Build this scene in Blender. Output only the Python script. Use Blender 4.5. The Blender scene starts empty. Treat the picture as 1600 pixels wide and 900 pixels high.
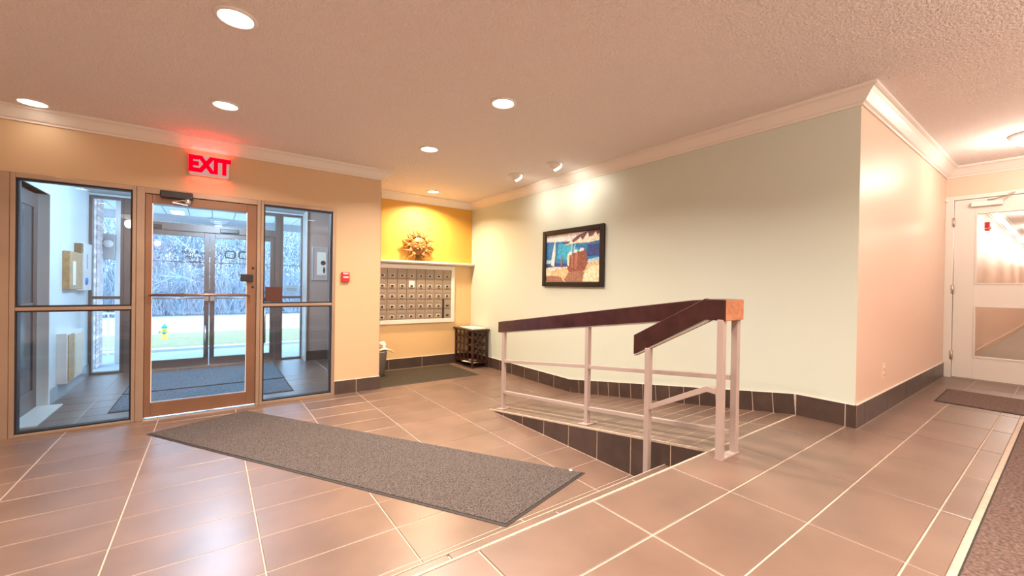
import bpy, bmesh, math, random
from mathutils import Vector, Matrix
random.seed(7)
S = bpy.context.scene
COL = S.collection
# ------------------------------------------------------------------ camera
H = 1.288
cam_d = bpy.data.cameras.new('camera'); cam = bpy.data.objects.new('camera', cam_d); COL.objects.link(cam)
RT = (0.80830, -0.58858, 0.01530); DN = (0.00911, -0.01348, -0.99987); FW = (0.58871, 0.80833, -0.00553)
m = Matrix(((RT[0], -DN[0], -FW[0], 0), (RT[1], -DN[1], -FW[1], 0), (RT[2], -DN[2], -FW[2], H), (0, 0, 0, 1)))
cam.matrix_world = m
cam_d.sensor_width = 36; cam_d.lens = 644.63 / 1600 * 36; cam_d.clip_start = .02; cam_d.clip_end = 400
S.camera = cam
# ------------------------------------------------------------------ world and exposure
w = bpy.data.worlds.new('sky'); S.world = w; w.use_nodes = True
bg = w.node_tree.nodes['Background']; bg.inputs[0].default_value = (.47, .73, 1.0, 1); bg.inputs[1].default_value = 7.5
S.view_settings.view_transform = 'Standard'; S.view_settings.look = 'None'
S.view_settings.exposure = 0.06; S.view_settings.gamma = 1
LAMP = 0.84           # overall strength of the ceiling lamps
WARM = (1.0, .83, .68)
# ------------------------------------------------------------------ materials
def nt(name):
    m = bpy.data.materials.new(name); m.use_nodes = True
    return m, m.node_tree, m.node_tree.nodes['Principled BSDF']
def mat(name, c, r=.5, metal=0, var=0, vs=6, bump=0, bs=80, rnd=0, spec=.5, c2=None, coat=0, rv=0, bd=.01):
    m, t, p = nt(name); N = t.nodes; L = t.links
    p.inputs['Base Color'].default_value = (*c, 1); p.inputs['Roughness'].default_value = r
    p.inputs['Metallic'].default_value = metal; p.inputs['Specular IOR Level'].default_value = spec
    if coat: p.inputs['Coat Weight'].default_value = coat; p.inputs['Coat Roughness'].default_value = .15
    g = None
    if var or bump or rv: g = N.new('ShaderNodeNewGeometry')
    last = None
    if var or rnd:
        mix = N.new('ShaderNodeMix'); mix.data_type = 'RGBA'
        a = tuple(max(0, x * (1 - var)) for x in c) if not c2 else c2
        b = tuple(min(1, x * (1 + var)) for x in c)
        mix.inputs['A'].default_value = (*a, 1); mix.inputs['B'].default_value = (*b, 1)
        if var:
            n = N.new('ShaderNodeTexNoise'); n.inputs['Scale'].default_value = vs; n.inputs['Detail'].default_value = 6
            L.new(g.outputs['Position'], n.inputs['Vector'])
            rp = N.new('ShaderNodeMapRange'); rp.inputs[1].default_value = .3; rp.inputs[2].default_value = .7
            L.new(n.outputs['Fac'], rp.inputs[0]); L.new(rp.outputs[0], mix.inputs['Factor'])
        else: mix.inputs['Factor'].default_value = .5
        last = mix.outputs['Result']
        if rnd:
            oi = N.new('ShaderNodeObjectInfo'); hs = N.new('ShaderNodeHueSaturation')
            mr = N.new('ShaderNodeMapRange'); mr.inputs[3].default_value = 1 - rnd; mr.inputs[4].default_value = 1 + rnd
            L.new(oi.outputs['Random'], mr.inputs[0]); L.new(mr.outputs[0], hs.inputs['Value']); L.new(last, hs.inputs['Color'])
            last = hs.outputs['Color']
        L.new(last, p.inputs['Base Color'])
    if rv:
        n = N.new('ShaderNodeTexNoise'); n.inputs['Scale'].default_value = 14; n.inputs['Detail'].default_value = 4
        L.new(g.outputs['Position'], n.inputs['Vector'])
        mr = N.new('ShaderNodeMapRange'); mr.inputs[3].default_value = r - rv; mr.inputs[4].default_value = r + rv
        L.new(n.outputs['Fac'], mr.inputs[0]); L.new(mr.outputs[0], p.inputs['Roughness'])
    if bump:
        n = N.new('ShaderNodeTexNoise'); n.inputs['Scale'].default_value = bs; n.inputs['Detail'].default_value = 3
        L.new(g.outputs['Position'], n.inputs['Vector'])
        b = N.new('ShaderNodeBump'); b.inputs['Strength'].default_value = bump; b.inputs['Distance'].default_value = bd
        L.new(n.outputs['Fac'], b.inputs['Height']); L.new(b.outputs[0], p.inputs['Normal'])
    return m
def emit(name, c, s):
    m, t, p = nt(name); p.inputs['Base Color'].default_value = (*c, 1)
    p.inputs['Emission Color'].default_value = (*c, 1); p.inputs['Emission Strength'].default_value = s
    return m
def glass(name, tint=(.96, .985, 1)):
    m = bpy.data.materials.new(name); m.use_nodes = True; t = m.node_tree; t.nodes.clear(); N = t.nodes; L = t.links
    o = N.new('ShaderNodeOutputMaterial'); mx = N.new('ShaderNodeMixShader'); tr = N.new('ShaderNodeBsdfTransparent')
    gl = N.new('ShaderNodeBsdfGlossy'); fr = N.new('ShaderNodeFresnel'); fr.inputs[0].default_value = 1.5
    tr.inputs[0].default_value = (*tint, 1); gl.inputs['Roughness'].default_value = .01
    L.new(fr.outputs[0], mx.inputs[0]); L.new(tr.outputs[0], mx.inputs[1]); L.new(gl.outputs[0], mx.inputs[2]); L.new(mx.outputs[0], o.inputs[0])
    return m
M = {}
M['tile'] = mat('brown floor tile', (.160, .100, .076), .34, var=.16, vs=3.5, bump=.012, bs=30, rnd=.06, rv=.015, spec=.75)
M['grout'] = mat('pale grout', (.46, .37, .30), .8, var=.12, vs=30)
M['base_tile'] = mat('dark brown base tile', (.062, .040, .034), .36, var=.2, vs=8, rnd=.12, rv=.06)
M['entry_paint'] = mat('tan wall paint', (.60, .42, .25), .5, bump=.03, bs=220)
M['alcove_lit_paint'] = mat('tan alcove paint with warm glow', (.72, .48, .24), .5, bump=.03, bs=220)  # tan wall colour with the yellow bounced light put into it
M['yellow_paint'] = mat('yellow wall paint', (.68, .385, .07), .5, bump=.03, bs=220)
M['peach_paint'] = mat('peach wall paint', (.74, .54, .43), .40, bump=.03, bs=220)
M['green_paint'] = mat('pale green wall paint', (.57, .63, .56), .45, bump=.03, bs=220)
M['ceiling'] = mat('stippled ceiling paint', (.90, .82, .79), .85, bump=.8, bs=75, bd=.03)
M['white'] = mat('white trim paint', (.76, .71, .66), .35)
M['cool_white'] = mat('cool white wall paint', (.72, .78, .82), .45)
M['alum'] = mat('champagne anodised aluminium', (.37, .265, .195), .38, metal=.45, var=.08, vs=3)
M['bronze'] = mat('brown bronze door metal', (.25, .13, .08), .33, metal=.4, var=.1, vs=3)
M['gasket'] = mat('black rubber gasket', (.012, .010, .014), .5)
M['glass'] = glass('clear glass')
M['dark'] = mat('dark plastic', (.02, .016, .018), .35)
M['chrome'] = mat('bright metal', (.75, .72, .70), .22, metal=1)
M['steel'] = mat('brushed steel', (.55, .50, .46), .35, metal=.9)
M['rail_wood'] = mat('dark red brown rail wood', (.038, .011, .012), .28, var=.35, vs=12, coat=.3)
M['end_wood'] = mat('orange brown end grain', (.38, .15, .075), .45, var=.25, vs=30)
M['rail_paint'] = mat('greige rail paint', (.38, .30, .275), .4)
M['mat'] = mat('grey brown mat pile', (.105, .088, .084), .95, var=.7, vs=110, bump=.9, bs=160, spec=.1)
M['mat_dark'] = mat('dark ribbed mat', (.060, .047, .034), .9, var=.3, vs=60, bump=.6, bs=200, spec=.1)
M['mat_warm'] = mat('brown hall mat pile', (.17, .115, .100), .95, var=.45, vs=80, bump=.9, bs=240, spec=.1)
M['mat_blue'] = mat('blue grey mat pile', (.16, .19, .23), .95, var=.4, vs=60, bump=.8, bs=200, spec=.1)
M['rubber'] = mat('black rubber edge', (.03, .026, .026), .7)
M['wood_dark'] = mat('dark stained wood', (.042, .014, .008), .35, var=.4, vs=14)
M['paper'] = mat('cream paper', (.85, .80, .68), .6)
M['manila'] = mat('manila envelope', (.72, .42, .12), .6)
M['bin'] = mat('grey metal bin', (.50, .46, .44), .4, metal=.3)
M['brass'] = mat('aged copper gold', (.36, .155, .05), .42, metal=.35, var=.35, vs=40)
M['box_metal'] = mat('mailbox aluminium', (.34, .27, .215), .42, metal=.3, rnd=.05)
M['box_edge'] = mat('mailbox shadow gap', (.16, .11, .085), .6)
M['red'] = mat('red plastic', (.75, .012, .02), .35)
M['white_plastic'] = mat('white plastic', (.85, .82, .78), .35)
M['door_white'] = mat('grey white door paint', (.74, .71, .67), .38)
M['frame_black'] = mat('black picture frame', (.012, .007, .006), .42)
M['lens'] = emit('lit lamp lens', (1.0, .93, .82), 9)
M['dome'] = emit('lit ceiling dome', (1.0, .93, .84), 3.0)
M['sign_face'] = emit('lit sign face', (1.0, .50, .44), .62)
M['sign_red'] = emit('lit red letters', (1.0, .0, .012), 1.6)
for k_ in ('sign_face', 'sign_red'): M[k_].node_tree.nodes['Principled BSDF'].inputs['Base Color'].default_value = (0, 0, 0, 1); M[k_].node_tree.nodes['Principled BSDF'].inputs['Specular IOR Level'].default_value = 0
M['concrete'] = mat('pale concrete', (.34, .37, .42), .8, var=.1, vs=2)
M['snow'] = mat('bright pale road', (.55, .57, .60), .8, var=.03, vs=2)
M['grass'] = mat('frosted grass', (.22, .19, .09), .9, var=.3, vs=9, bump=.5, bs=30)
M['bark'] = mat('pale grey bark', (.15, .22, .32), .9, var=.3, vs=8)
M['twig'] = mat('pale grey twigs', (.27, .345, .42), .9, var=.2, vs=2)
M['brick'] = mat('pink grey brick', (.66, .52, .50), .85, var=.2, vs=20, rnd=.2)
M['mortar'] = mat('pale mortar', (.62, .58, .56), .9)
M['soffit'] = mat('pale soffit board', (.66, .72, .78), .6)
M['soffit_gap'] = mat('soffit groove', (.28, .33, .40), .8)
M['outer_metal'] = mat('grey bronze outer door metal', (.17, .125, .11), .4, metal=.4)
M['fascia'] = mat('grey fascia', (.30, .31, .34), .6)
M['yellow'] = mat('yellow hydrant paint', (.90, .62, .03), .45)
M['blue'] = mat('blue hydrant paint', (.03, .25, .60), .45)
M['wood_light'] = mat('light oak', (.50, .29, .12), .45, var=.2, vs=20)
M['carpet'] = mat('hall carpet', (.36, .29, .24), .95, var=.3, vs=120, bump=.5, bs=300, spec=.1)
M['roof'] = mat('dark roof shingle', (.10, .09, .11), .8)
M['grey_trim'] = mat('grey trim', (.45, .45, .46), .5)
M['taupe'] = mat('taupe vestibule wall', (.42, .31, .27), .45)
# ------------------------------------------------------------------ mesh builder
class MB:
    def __init__(s): s.v = []; s.f = []; s.mi = []; s.sm = []
    def add(s, vs, fs, mi=0, smooth=False):
        o = len(s.v); s.v += [tuple(v) for v in vs]; s.f += [tuple(i + o for i in f) for f in fs]
        s.mi += [mi] * len(fs); s.sm += [smooth] * len(fs); return s
    def box(s, x0, x1, y0, y1, z0, z1, mi=0):
        v = [(x, y, z) for z in (z0, z1) for y in (y0, y1) for x in (x0, x1)]
        return s.add(v, [(0, 2, 3, 1), (4, 5, 7, 6), (0, 1, 5, 4), (2, 6, 7, 3), (0, 4, 6, 2), (1, 3, 7, 5)], mi)
    def bar(s, a, b, w, h, mi=0, up=(0, 0, 1)):
        a = Vector(a); b = Vector(b); d = (b - a).normalized(); r = d.cross(Vector(up))
        if r.length < 1e-4: r = Vector((1, 0, 0))
        r.normalize(); u = r.cross(d); v = []
        for p in (a, b):
            for i, j in ((-1, -1), (1, -1), (1, 1), (-1, 1)): v.append(p + r * (i * w / 2) + u * (j * h / 2))
        return s.add(v, [(3, 2, 1, 0), (4, 5, 6, 7), (0, 1, 5, 4), (1, 2, 6, 5), (2, 3, 7, 6), (3, 0, 4, 7)], mi)
    def prism(s, pts, axis, a, b, mi=0):
        # polygon in the two other axes, extruded along axis from a to b
        def P(p, t):
            return (t, p[0], p[1]) if axis == 'x' else (p[0], t, p[1]) if axis == 'y' else (p[0], p[1], t)
        n = len(pts); v = [P(p, a) for p in pts] + [P(p, b) for p in pts]
        f = [tuple(range(n))[::-1], tuple(range(n, 2 * n))] + [(i, (i + 1) % n, n + (i + 1) % n, n + i) for i in range(n)]
        return s.add(v, f, mi)
    def lathe(s, prof, c=(0, 0, 0), n=24, axis='z', mi=0, smooth=True):
        v = []; f = []
        for r, z in prof:
            for i in range(n):
                t = 2 * math.pi * i / n; x, y = r * math.cos(t), r * math.sin(t)
                p = (x, y, z) if axis == 'z' else (x, z, y) if axis == 'y' else (z, x, y)
                v.append((p[0] + c[0], p[1] + c[1], p[2] + c[2]))
        k = len(prof)
        for j in range(k - 1):
            for i in range(n): f.append((j * n + i, j * n + (i + 1) % n, (j + 1) * n + (i + 1) % n, (j + 1) * n + i))
        f.append(tuple(range(n))[::-1]); f.append(tuple(range((k - 1) * n, k * n)))
        return s.add(v, f, mi, smooth)
    def tube(s, pts, rad, n=6, mi=0, smooth=True):
        rads = rad if isinstance(rad, (list, tuple)) else [rad] * len(pts); v = []; f = []
        pts = [Vector(p) for p in pts]
        for k, p in enumerate(pts):
            d = (pts[min(k + 1, len(pts) - 1)] - pts[max(k - 1, 0)]).normalized()
            r = d.cross(Vector((0, 0, 1)));
            if r.length < .05: r = d.cross(Vector((0, 1, 0)))
            r.normalize(); u = r.cross(d)
            for i in range(n):
                t = 2 * math.pi * i / n; v.append(p + r * (rads[k] * math.cos(t)) + u * (rads[k] * math.sin(t)))
        for k in range(len(pts) - 1):
            for i in range(n): f.append((k * n + i, k * n + (i + 1) % n, (k + 1) * n + (i + 1) % n, (k + 1) * n + i))
        f.append(tuple(range(n))[::-1]); f.append(tuple(range((len(pts) - 1) * n, len(pts) * n)))
        return s.add(v, f, mi, smooth)
    def ball(s, c, r, sc=(1, 1, 1), n=14, mi=0):
        prof = [(max(1e-4, math.sin(math.pi * k / 8)) * r, -math.cos(math.pi * k / 8) * r) for k in range(9)]
        v = []; f = []
        for rr, z in prof:
            for i in range(n):
                t = 2 * math.pi * i / n; v.append((c[0] + rr * math.cos(t) * sc[0], c[1] + rr * math.sin(t) * sc[1], c[2] + z * sc[2]))
        for j in range(8):
            for i in range(n): f.append((j * n + i, j * n + (i + 1) % n, (j + 1) * n + (i + 1) % n, (j + 1) * n + i))
        return s.add(v, f, mi, True)
    def mesh(s, name, mats):
        me = bpy.data.meshes.new(name); me.from_pydata(s.v, [], s.f)
        for m in (mats if isinstance(mats, (list, tuple)) else [mats]): me.materials.append(m)
        me.polygons.foreach_set('material_index', s.mi); me.polygons.foreach_set('use_smooth', s.sm)
        bm = bmesh.new(); bm.from_mesh(me); bmesh.ops.recalc_face_normals(bm, faces=bm.faces); bm.to_mesh(me); bm.free()
        me.update(); return me
    def obj(s, name, mats, parent=None, bevel=0, loc=None):
        me = s.mesh(name, mats); o = bpy.data.objects.new(name, me); COL.objects.link(o)
        if loc: o.location = loc
        if parent: o.parent = parent
        if bevel:
            b = o.modifiers.new('bevel', 'BEVEL'); b.width = bevel; b.segments = 2; b.limit_method = 'ANGLE'
        return o
def inst(name, me, parent, loc=(0, 0, 0), rot=(0, 0, 0)):
    o = bpy.data.objects.new(name, me); COL.objects.link(o); o.location = loc; o.rotation_euler = rot
    if parent: o.parent = parent
    return o
def tag(o, label=None, cat=None, group=None, kind=None):
    if label: o['label'] = label
    if cat: o['category'] = cat
    if group: o['group'] = group
    if kind: o['kind'] = kind
    return o
def thing(name, label, cat, loc=(0, 0, 0), group=None, kind=None, rot=0):
    o = bpy.data.objects.new(name, None); COL.objects.link(o); o.location = loc; o.rotation_euler = (0, 0, rot); o.empty_display_size = .1
    return tag(o, label, cat, group, kind)
def rel(o, root):   # o was built in world space and root is a translated empty
    o.parent = root; o.matrix_parent_inverse = Matrix.Translation(root.location).inverted(); return o
def bx(name, x0, x1, y0, y1, z0, z1, mt, parent=None, bevel=0):
    return MB().box(x0, x1, y0, y1, z0, z1).obj(name, mt, parent, bevel)
def text_mesh(body, size, ext=.002, bold=.0, sx=1.0):
    cu = bpy.data.curves.new('text', 'FONT'); cu.body = body; cu.size = size; cu.extrude = ext; cu.offset = bold
    cu.align_x = 'CENTER'; cu.align_y = 'CENTER'; cu.resolution_u = 3
    o = bpy.data.objects.new('text', cu); COL.objects.link(o)
    bpy.context.view_layer.update(); dg = bpy.context.evaluated_depsgraph_get()
    me = bpy.data.meshes.new_from_object(o.evaluated_get(dg)); bpy.data.objects.remove(o); bpy.data.curves.remove(cu)
    me.transform(Matrix.Diagonal((sx, 1, 1, 1))); return me
# ------------------------------------------------------------------ key measures
YE = 5.03; YN = 6.06; XG = 3.558; YB = .885; ZL = .352; XR = 2.34; YS = 1.236; YR0 = 3.63; XD = 6.62
CEIL = 2.66; CB = 2.55; ZM = .17; YT = 1.53
XW0 = -3.2; XN0 = 1.663
def ramp_z(y): return ZL * (YR0 - y) / (YR0 - YS)
# ================================================================== SETTING
floor = MB().box(XW0, XG, YT - .3, YE + .15, -.12, -.003).box(XN0, XG, YE + .15, YN, -.12, -.003).obj('floor', M['grout'])
tag(floor, kind='structure')
TM = {}
def tile_piece(parent, x0, x1, y0, y1, zt, th=.009, g=.0028, material='tile'):
    w_ = round(x1 - x0 - 2 * g, 3); d_ = round(y1 - y0 - 2 * g, 3)
    if w_ < .012 or d_ < .012: return
    k = (w_, d_, th, material)
    if k not in TM:
        b = .0025; v = []
        for (z, i) in ((-th, 0), (-b, 0), (0, b)):
            v += [(-w_/2+i, -d_/2+i, z), (w_/2-i, -d_/2+i, z), (w_/2-i, d_/2-i, z), (-w_/2+i, d_/2-i, z)]
        f = [(8, 9, 10, 11), (3, 2, 1, 0)] + [(4*r+i, 4*r+(i+1) % 4, 4*r+4+(i+1) % 4, 4*r+4+i) for r in (0, 1) for i in range(4)]
        TM[k] = MB().add(v, f).mesh('tile', M[material])
    return inst('tile', TM[k], parent, ((x0 + x1) / 2, (y0 + y1) / 2, zt))
GX = [.207 + .594 * k for k in range(-7, 8)]
GY = [1.80 + .305 * k for k in range(-2, 16)]
def grid(parent, x0, x1, y0, y1, zt, gx=GX, gy=GY):
    xs = [x0] + [g for g in gx if x0 + .005 < g < x1 - .005] + [x1]; ys = [y0] + [g for g in sorted(gy) if y0 + .005 < g < y1 - .005] + [y1]
    for i in range(len(xs) - 1):
        for j in range(len(ys) - 1): tile_piece(parent, xs[i], xs[i+1], ys[j], ys[j+1], zt)
grid(floor, -2.17, XR - .002, YT + .002, YR0, 0)
grid(floor, -2.17, XG - .012, YR0, 5.155, 0)
grid(floor, XN0 + .012, XG - .012, 5.155, YN - .012, 0)
# vestibule floor
vf = MB().box(-1.33, 1.6, YE + .15, 7.9, -.12, -.003).obj('floor', M['grout']); tag(vf, kind='structure')
grid(vf, -1.318, 1.588, 5.18, 7.75, 0)
# step and landing
step = MB().box(XW0, XR - .003, YS - .1, YT - .012, -.003, ZM - .003).obj('step', M['grout']); tag(step, kind='structure')
grid(step, -2.17, XR - .004, YS + .002, YT, ZM, GX, [])
xs = [-2.17] + [g for g in GX if -2.1 < g < XR - .02] + [XR - .004]
for i in range(len(xs) - 1):   # riser tiles of the lower step
    MB().box(xs[i] + .004, xs[i+1] - .004, YT - .012, YT - .003, .003, ZM - .012).obj('tile', M['base_tile'], step)
landing = MB().box(XW0, XG + .1, -2.6, YS, -.12, ZL - .003).box(XG + .1, XD + .13, -2.6, YB + .05, -.12, ZL - .003).obj('landing', M['grout']); tag(landing, kind='structure')
LX = [1.36 + .59 * k for k in range(-7, 10)]; LY = [.338, .63, .935]
grid(landing, -2.17, XG - .012, YS - .298 + .0, YS, ZL, LX, [])
for a, b in ((.63, .938), (.338, .63), (.243, .338)):
    xs = [-2.17] + [g for g in LX if -2.1 < g < XD - .02] + [XD - .002]
    for i in range(len(xs) - 1):
        y1 = b
        if a < YB < b and xs[i+1] > XG - .012:
            if xs[i] < XG - .012:
                tile_piece(landing, xs[i], XG - .012, a, b, ZL); tile_piece(landing, XG - .014, xs[i+1], a, YB - .012, ZL); continue
            y1 = YB - .012
        tile_piece(landing, xs[i], xs[i+1], a, y1, ZL)
grid(landing, 4.80, XD - .002, -1.26, .243, ZL, LX, [-.06, -.36, -.66, -.96])
grid(landing, -2.17, XD - .002, -2.6, -1.26, ZL, LX, [-1.56, -1.86, -2.16])
for i in range(len(xs) - 1):
    if xs[i] < XR: MB().box(xs[i] + .004, min(xs[i+1], XR) - .004, YS, YS + .008, ZM + .003, ZL - .012).obj('tile', M['base_tile'], landing)
for nm, x0_, x1_, y0_, y1_, zz_ in (('trim_18', -2.17, XG - .012, YS - .001, YS + .0095, ZL), ('trim_19', -2.17, XR - .004, YT - .002, YT + .003, ZM), ('trim_20', -2.17, XR - .004, YT + .004, YT + .010, 0)):
    tag(MB().box(x0_, x1_ if zz_ else XR - .004, y0_, y1_, zz_ - .012, zz_ + .0012).obj(nm, M['grout']), kind='structure')
# ramp
def rampbox(mb, x0, x1, y0, y1, top, bot=None, mi=0):
    z0, z1 = ramp_z(y0), ramp_z(y1)
    b0, b1 = (-.1, -.1) if bot is None else (z0 + bot, z1 + bot)
    v = [(x0, y0, b0), (x1, y0, b0), (x1, y1, b1), (x0, y1, b1), (x0, y0, z0 + top), (x1, y0, z0 + top), (x1, y1, z1 + top), (x0, y1, z1 + top)]
    return mb.add(v, [(3, 2, 1, 0), (4, 5, 6, 7), (0, 1, 5, 4), (1, 2, 6, 5), (2, 3, 7, 6), (3, 0, 4, 7)], mi)
ramp = rampbox(MB(), XR + .002, XG, YS, YR0, -.0012).obj('ramp', M['grout']); tag(ramp, kind='structure')
for k in range(16):
    y0 = YS + k * (YR0 - YS) / 16; y1 = y0 + (YR0 - YS) / 16
    for a, b in ((XR + .016, 2.53), (2.53, 3.12), (3.12, XG - .012)):
        rampbox(MB(), a + .0045, b - .0045, y0 + .0045, y1 - .0045, 0, -.006).obj('tile', M['tile'], ramp)
js = [YS] + [g for g in GY if YS + .02 < g < YR0 - .02] + [YR0]
for i in range(len(js) - 1):   # side wall tiles, cut to the slope
    a, b = js[i] + .004, js[i+1] - .004; z0 = .003
    pts = [(a, z0), (b, z0), (b, max(z0 + .001, ramp_z(b) - .012)), (a, ramp_z(a) - .012)]
    MB().prism(pts, 'x', XR, XR + .009).obj('tile', M['base_tile'], ramp)
e = rampbox(MB(), XR - .001, XR + .014, YS, YR0 - .02, .001, -.012).obj('edge_strip', M['grout'], ramp); tag(e, 'pale edge strip along the ramp')
# walls
wn = MB().box(XW0, -1.362, YE, YE + .15, 0, CEIL).box(-1.362, 1.147, YE, YE + .15, 2.138, CEIL).box(1.147, XN0, YE, YE + .15, 0, CEIL).box(XN0 - .12, XN0, YE + .15, YN, -.1, CEIL).obj('wall_north', M['entry_paint']); tag(wn, kind='structure')
wa = MB().box(XN0 - .12, XG + .1, YN, YN + .14, -.12, 1.60, 0).box(XN0 - .12, XG + .1, YN, YN + .14, 1.60, CEIL, 1).obj('wall_alcove', [M['alcove_lit_paint'], M['yellow_paint']]); tag(wa, kind='structure')
we = MB().box(XG, XG + .14, YB + .001, YN, -.12, CEIL).obj('wall_east', M['green_paint']); tag(we, kind='structure')
wc = MB().box(XG + .002, XD + .12, YB, YB + .14, .2, CEIL).obj('wall_hall', M['peach_paint']); tag(wc, kind='structure')
wd = MB().box(XD, XD + .12, -.17, YB, 2.343, CEIL).box(XD, XD + .12, -2.6, -.17, ZL - .05, CEIL).obj('wall_door_side', M['peach_paint']); tag(wd, kind='structure')
wb = MB().box(XW0 - .12, XD + .12, -2.72, -2.6, ZL - .2, CEIL).obj('wall_back', M['peach_paint']); tag(wb, kind='structure')
wl = MB().box(XW0 - .12, XW0, -2.6, YE + .15, -.1, CEIL).obj('wall_left', M['entry_paint']); tag(wl, kind='structure')
ce = MB().box(XW0 - .12, XD + .12, -2.72, YE + .15, CEIL, CEIL + .1).box(XN0 - .12, XG + .14, YE + .15, YN + .14, CEIL, CEIL + .1).obj('ceiling', M['ceiling']); tag(ce, kind='structure')
# crown moulding: profile (out from wall, z)
PR = [(0, CB), (.012, CB), (.016, CB + .012), (.030, CB + .022), (.066, CB + .066), (.082, CB + .082), (.092, CB + .086), (.102, CB + .092), (.102, CEIL), (0, CEIL)]
def crown(name, path):
    # path: list of (x, y, nx, ny) with mitre offset directions
    mb = MB(); n = len(PR); v = []
    for (x, y, nx, ny) in path: v += [(x + nx * o, y + ny * o, z) for o, z in PR]
    f = [tuple(range(n))[::-1], tuple(range((len(path) - 1) * n, len(path) * n))]
    for k in range(len(path) - 1): f += [(k * n + i, k * n + (i + 1) % n, (k + 1) * n + (i + 1) % n, (k + 1) * n + i) for i in range(n)]
    mb.add(v, f); return tag(mb.obj(name, M['white']), kind='structure')
crown('trim_1', [(XW0, YE, 0, -1), (XN0, YE, 1, -1), (XN0, YN, 1, -1), (XG, YN, -1, -1), (XG, YB, -1, -1), (XD, YB, -1, -1), (XD, -2.6, -1, 0)])
# base tiles
def base(name, segs):
    root = tag(bpy.data.objects.new(name, None), kind='structure'); COL.objects.link(root); root.empty_display_size = .1
    for s_ in segs: MB().box(*s_).obj('tile', M['base_tile'], root)
    return root
T = .012; g = .003
def joints(a, b, grid_): return [a] + [x for x in grid_ if a + .03 < x < b - .03] + [b]
def tiles_x(a, b, y0, y1, z0, z1, gr):
    j = joints(a, b, gr); return [(j[i] + g, j[i+1] - g, y0, y1, z0, z1) for i in range(len(j) - 1)]
base('baseboard_north', tiles_x(1.147, XN0 + T, YE - T, YE, .002, .155, GX) + [(XN0, XN0 + T, YE + g, YN - T, .002, .155)])
base('baseboard_alcove', tiles_x(XN0 + T, XG - T, YN - T, YN, .002, .155, [2.15, 2.68, 3.27]))
be = base('baseboard_east', [])
j = joints(YR0, YN, GY)
for i in range(len(j) - 1): MB().box(XG - T, XG, j[i] + g, j[i+1] - g, .002, .155).obj('tile', M['base_tile'], be)
for k in range(16):
    y0 = YS + k * (YR0 - YS) / 16 + g; y1 = YS + (k + 1) * (YR0 - YS) / 16 - g
    lean = .012
    pts = [(y0, ramp_z(y0) + .002), (y1, ramp_z(y1) + .002), (y1 + lean, ramp_z(y1) + .155), (y0 + lean, ramp_z(y0) + .155)]
    MB().prism(pts, 'x', XG - T, XG).obj('tile', M['base_tile'], be)
for a, b in ((.938, YS), (YB - T, .938)): MB().box(XG - T, XG, a + g, b - g, ZL + .002, ZL + .155).obj('tile', M['base_tile'], be)
base('baseboard_hall', tiles_x(XG - T, XD, YB - T, YB, ZL + .002, ZL + .155, [3.72, 4.31, 4.9, 5.49, 6.08]))
# grout caulk along top of the base tiles
for nm, s_ in (('trim_2', (1.147, XN0 + .010, YE - .010, YE, .155, .160)), ('trim_3', (XG - .010, XG, YB - .008, YS, ZL + .155, ZL + .160)), ('trim_4', (XG - .01, XD, YB - .010, YB, ZL + .155, ZL + .160)),
               ('trim_5', (XG - .010, XG, YR0, YN, .155, .160)), ('trim_6', (XN0, XG, YN - .010, YN, .155, .160))):
    tag(MB().box(*s_).obj(nm, M['white']), kind='structure')
tag(rampbox(MB(), XG - .010, XG, YS, YR0, .160, .155).obj('trim_7', M['white']), kind='structure')
# back of the base joints (grout shows between tiles)
tag(MB().box(XG - .0108, XG - .001, YB - .010, YS, ZL, ZL + .155).obj('trim_8', M['grout']), kind='structure')
tag(rampbox(MB(), XG - .0108, XG - .001, YS, YR0, .155, .0).obj('trim_9', M['grout']), kind='structure')
tag(MB().box(XG - .0108, XG - .001, YR0, YN - .01, 0, .155).obj('trim_10', M['grout']), kind='structure')
tag(MB().box(1.147, XN0 + .006, YE - .0108, YE - .001, 0, .155).obj('trim_11', M['grout']), kind='structure')
tag(MB().box(XN0 + .01, XG - .01, YN - .0108, YN - .001, 0, .155).obj('trim_12', M['grout']), kind='structure')
tag(MB().box(XG, XD, YB - .008, YB - .001, ZL, ZL + .155).obj('trim_13', M['base_tile']), kind='structure')
# ================================================================== ENTRY GLAZING
def sidelight(name, label, x0, x1, zt, zb, zr, outer_l, outer_r):
    r = thing(name, label, 'window', ((x0 + x1) / 2, YE, 0), kind='structure')
    P = lambda o: rel(o, r)
    f = MB().box(x0 - outer_l, x0, YE - .012, YE + .10, .0, 2.138).box(x1, x1 + outer_r, YE - .012, YE + .10, 0, 2.138)
    f.box(x0, x1, YE - .012, YE + .10, zt, 2.138).box(x0, x1, YE - .012, YE + .10, 0, zb)
    P(f.obj('frame', M['alum'], bevel=.003))
    P(bx('glazing_bar', x0, x1, YE - .008, YE + .09, zr - .014, zr + .014, M['alum'], bevel=.002))
    for a, b in ((zb, zr - .014), (zr + .014, zt)):
        k = .013
        gm = MB().box(x0, x0 + k, YE + .004, YE + .07, a, b).box(x1 - k, x1, YE + .004, YE + .07, a, b).box(x0 + k, x1 - k, YE + .004, YE + .07, a, a + k).box(x0 + k, x1 - k, YE + .004, YE + .07, b - k, b)
        P(gm.obj('gasket', M['gasket']))
        P(bx('pane', x0 + .006, x1 - .006, YE + .034, YE + .040, a + .006, b - .006, M['glass']))
    return r
sidelight('window_1', 'tall two-pane glass sidelight left of the entrance door', -1.276, -.581, 2.097, .022, 1.038, .03, .026)
sidelight('window_2', 'tall two-pane glass sidelight with a brown square plate right of the entrance door', .437, 1.113, 2.099, .030, 1.046, .026, .034)
tag(bx('trim_14', -1.362, -1.308, YE - .008, YE + .10, 0, 2.138, M['alum']), kind='structure')
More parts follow.
